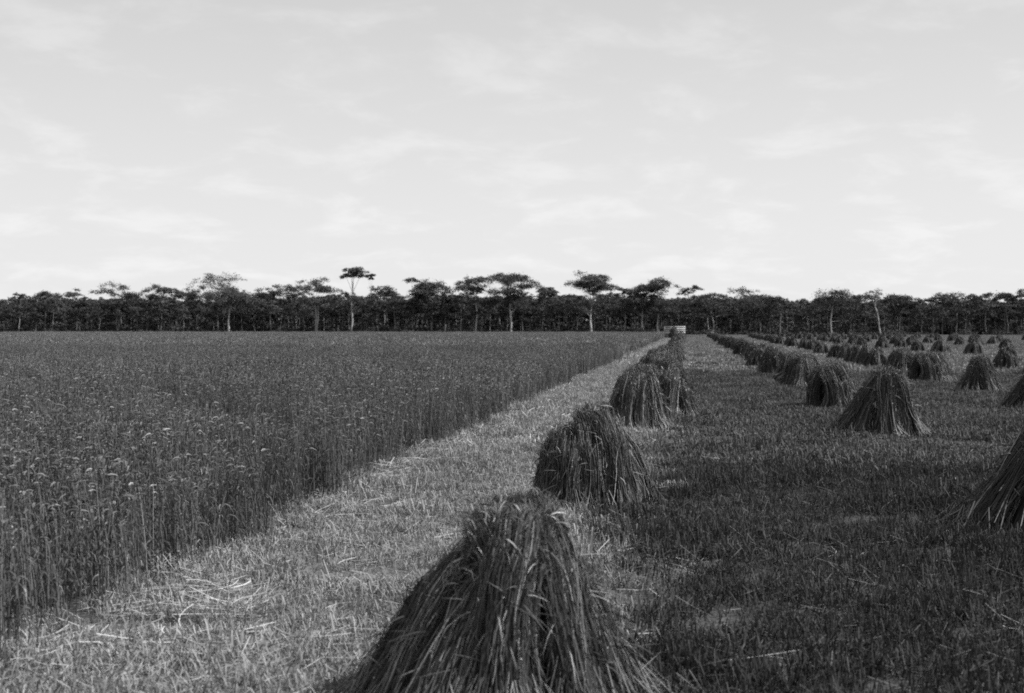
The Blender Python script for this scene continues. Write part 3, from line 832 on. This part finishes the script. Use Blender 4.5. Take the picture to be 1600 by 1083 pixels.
# ------------------------------------------------------------------ wagon at the end of the row
WY = 258.
wg = empty('farm_wagon', (gx(1054.5, WY), WY, 0), R(4))
tag(wg, 'pale slatted farm wagon standing at the far end of the stook row', 'wagon')
b = MB(); b.box((0, 0, .95), (4.0, 1.8, .12), .25); b.box((0, .5, .84), (3.8, .12, .10), .12); b.box((0, -.5, .84), (3.8, .12, .10), .12)
b.obj('bed', M_wood, wg)
for yy in (-.92, .92):
    s = MB()
    for i in range(4):
        s.box((0, yy, 1.19 + .37 * i), (4.12, .05, .20), (.50, .40, .52, .45)[i])
    for xx in (-1.95, -.65, .65, 1.95):
        s.box((xx, yy - .045 * np.sign(yy), 1.70), (.09, .038, 1.45), .22)
    s.obj('side_boards', M_wood, wg)
for xx in (-2.03, 2.03):
    s = MB()
    for i in range(4):
        s.box((xx, 0, 1.19 + .37 * i), (.05, 1.76, .2), .45)
    s.obj('end_boards', M_wood, wg)
def wheel(x, y, r):
    rim = MB()
    a = np.linspace(0, 2 * math.pi, 25)
    rim.tube(np.stack([r * np.cos(a), 0 * a, r * np.sin(a)], 1), np.full(25, .045), .10, 6)
    for k in range(10):
        t = 2 * math.pi * k / 10
        rim.tube([(0, 0, 0), (.5 * r * math.cos(t), 0, .5 * r * math.sin(t)), (r * math.cos(t), 0, r * math.sin(t))], [.032, .026, .026], .2, 5)
    o = rim.obj('wheel', M_wood, wg); o.location = (x, y, r + .045)
    hb = MB(); hb.tube([(0, -.13, 0), (0, 0, 0), (0, .13, 0)], [.07, .11, .07], .15, 8); hb.obj('hub', M_wood, o)
for x, r in ((-1.35, .42), (1.3, .5)):
    for y in (-.82, .82):
        wheel(x, y, r)
p = MB(); p.tube([(2.0, 0, .72), (3.2, 0, .55), (4.4, 0, .35)], [.06, .05, .045], .2, 6); p.obj('draw_pole', M_wood, wg)

def heap(name, x, y, w_, h_, n, tone, wd, label, cat):
    mb = MB(); rg = np.random.default_rng(int(x * 10 + y))
    sides, rings = 14, 6
    u = np.linspace(0, 1, rings)
    an = np.linspace(0, 6.2832, sides, endpoint=False)
    rr = w_ * .5 * np.sqrt(np.clip(1 - u ** 1.3, 0, 1)) * .92
    V = np.stack([rr[:, None] * np.cos(an), rr[:, None] * np.sin(an), np.repeat((u * h_ * .95)[:, None], sides, 1)], -1)
    V[:, :, :2] *= 1 + rg.normal(0, .07, (rings, sides, 1))
    idx = np.arange(rings * sides).reshape(rings, sides); nx = np.roll(idx, -1, 1)
    mb.add(V.reshape(-1, 3), np.stack([idx[:-1], nx[:-1], nx[1:], idx[1:]], -1).reshape(-1, 4), tone[0])
    t = rg.random(n); a = rg.uniform(0, 6.2832, n); r = w_ * .5 * np.sqrt(np.clip(1 - t ** 1.3, 0, 1))
    B = np.stack([r * np.cos(a), r * np.sin(a), t * h_], 1)
    dr = unit(np.stack([np.cos(a), np.sin(a), -np.full(n, .9)], 1) + rg.normal(0, .4, (n, 3)))
    P = B[:, None] + dr[:, None] * (np.array([-.25, 0, .25]) * w_ * .3)[None, :, None]
    P[:, :, 2] = np.maximum(P[:, :, 2], .01)
    mb.ribbons(P, np.full((n, 3), wd), unit(rg.normal(size=(n, 3))), rg.uniform(*tone, n))
    o = mb.obj(name, M_hay); o.location = (x, y, 0)
    return tag(o, label, cat)
heap('hay_heap', gx(1053, 255.6), 255.4, 2.1, 2.35, 700, (.05, .16), .05, 'dark heap of hay piled against the near side of the wagon', 'hay')
heap('hay_heap', gx(1065, 250), 250, 2.3, 1.3, 500, (.16, .32), .05, 'low paler heap of hay under the right end of the wagon', 'hay')
heap('straw_heap', gx(1112, 300), 300, 1.5, 1.35, 400, (.5, .78), .05, 'small bright heap of straw beyond the end of the stubble lane', 'straw')
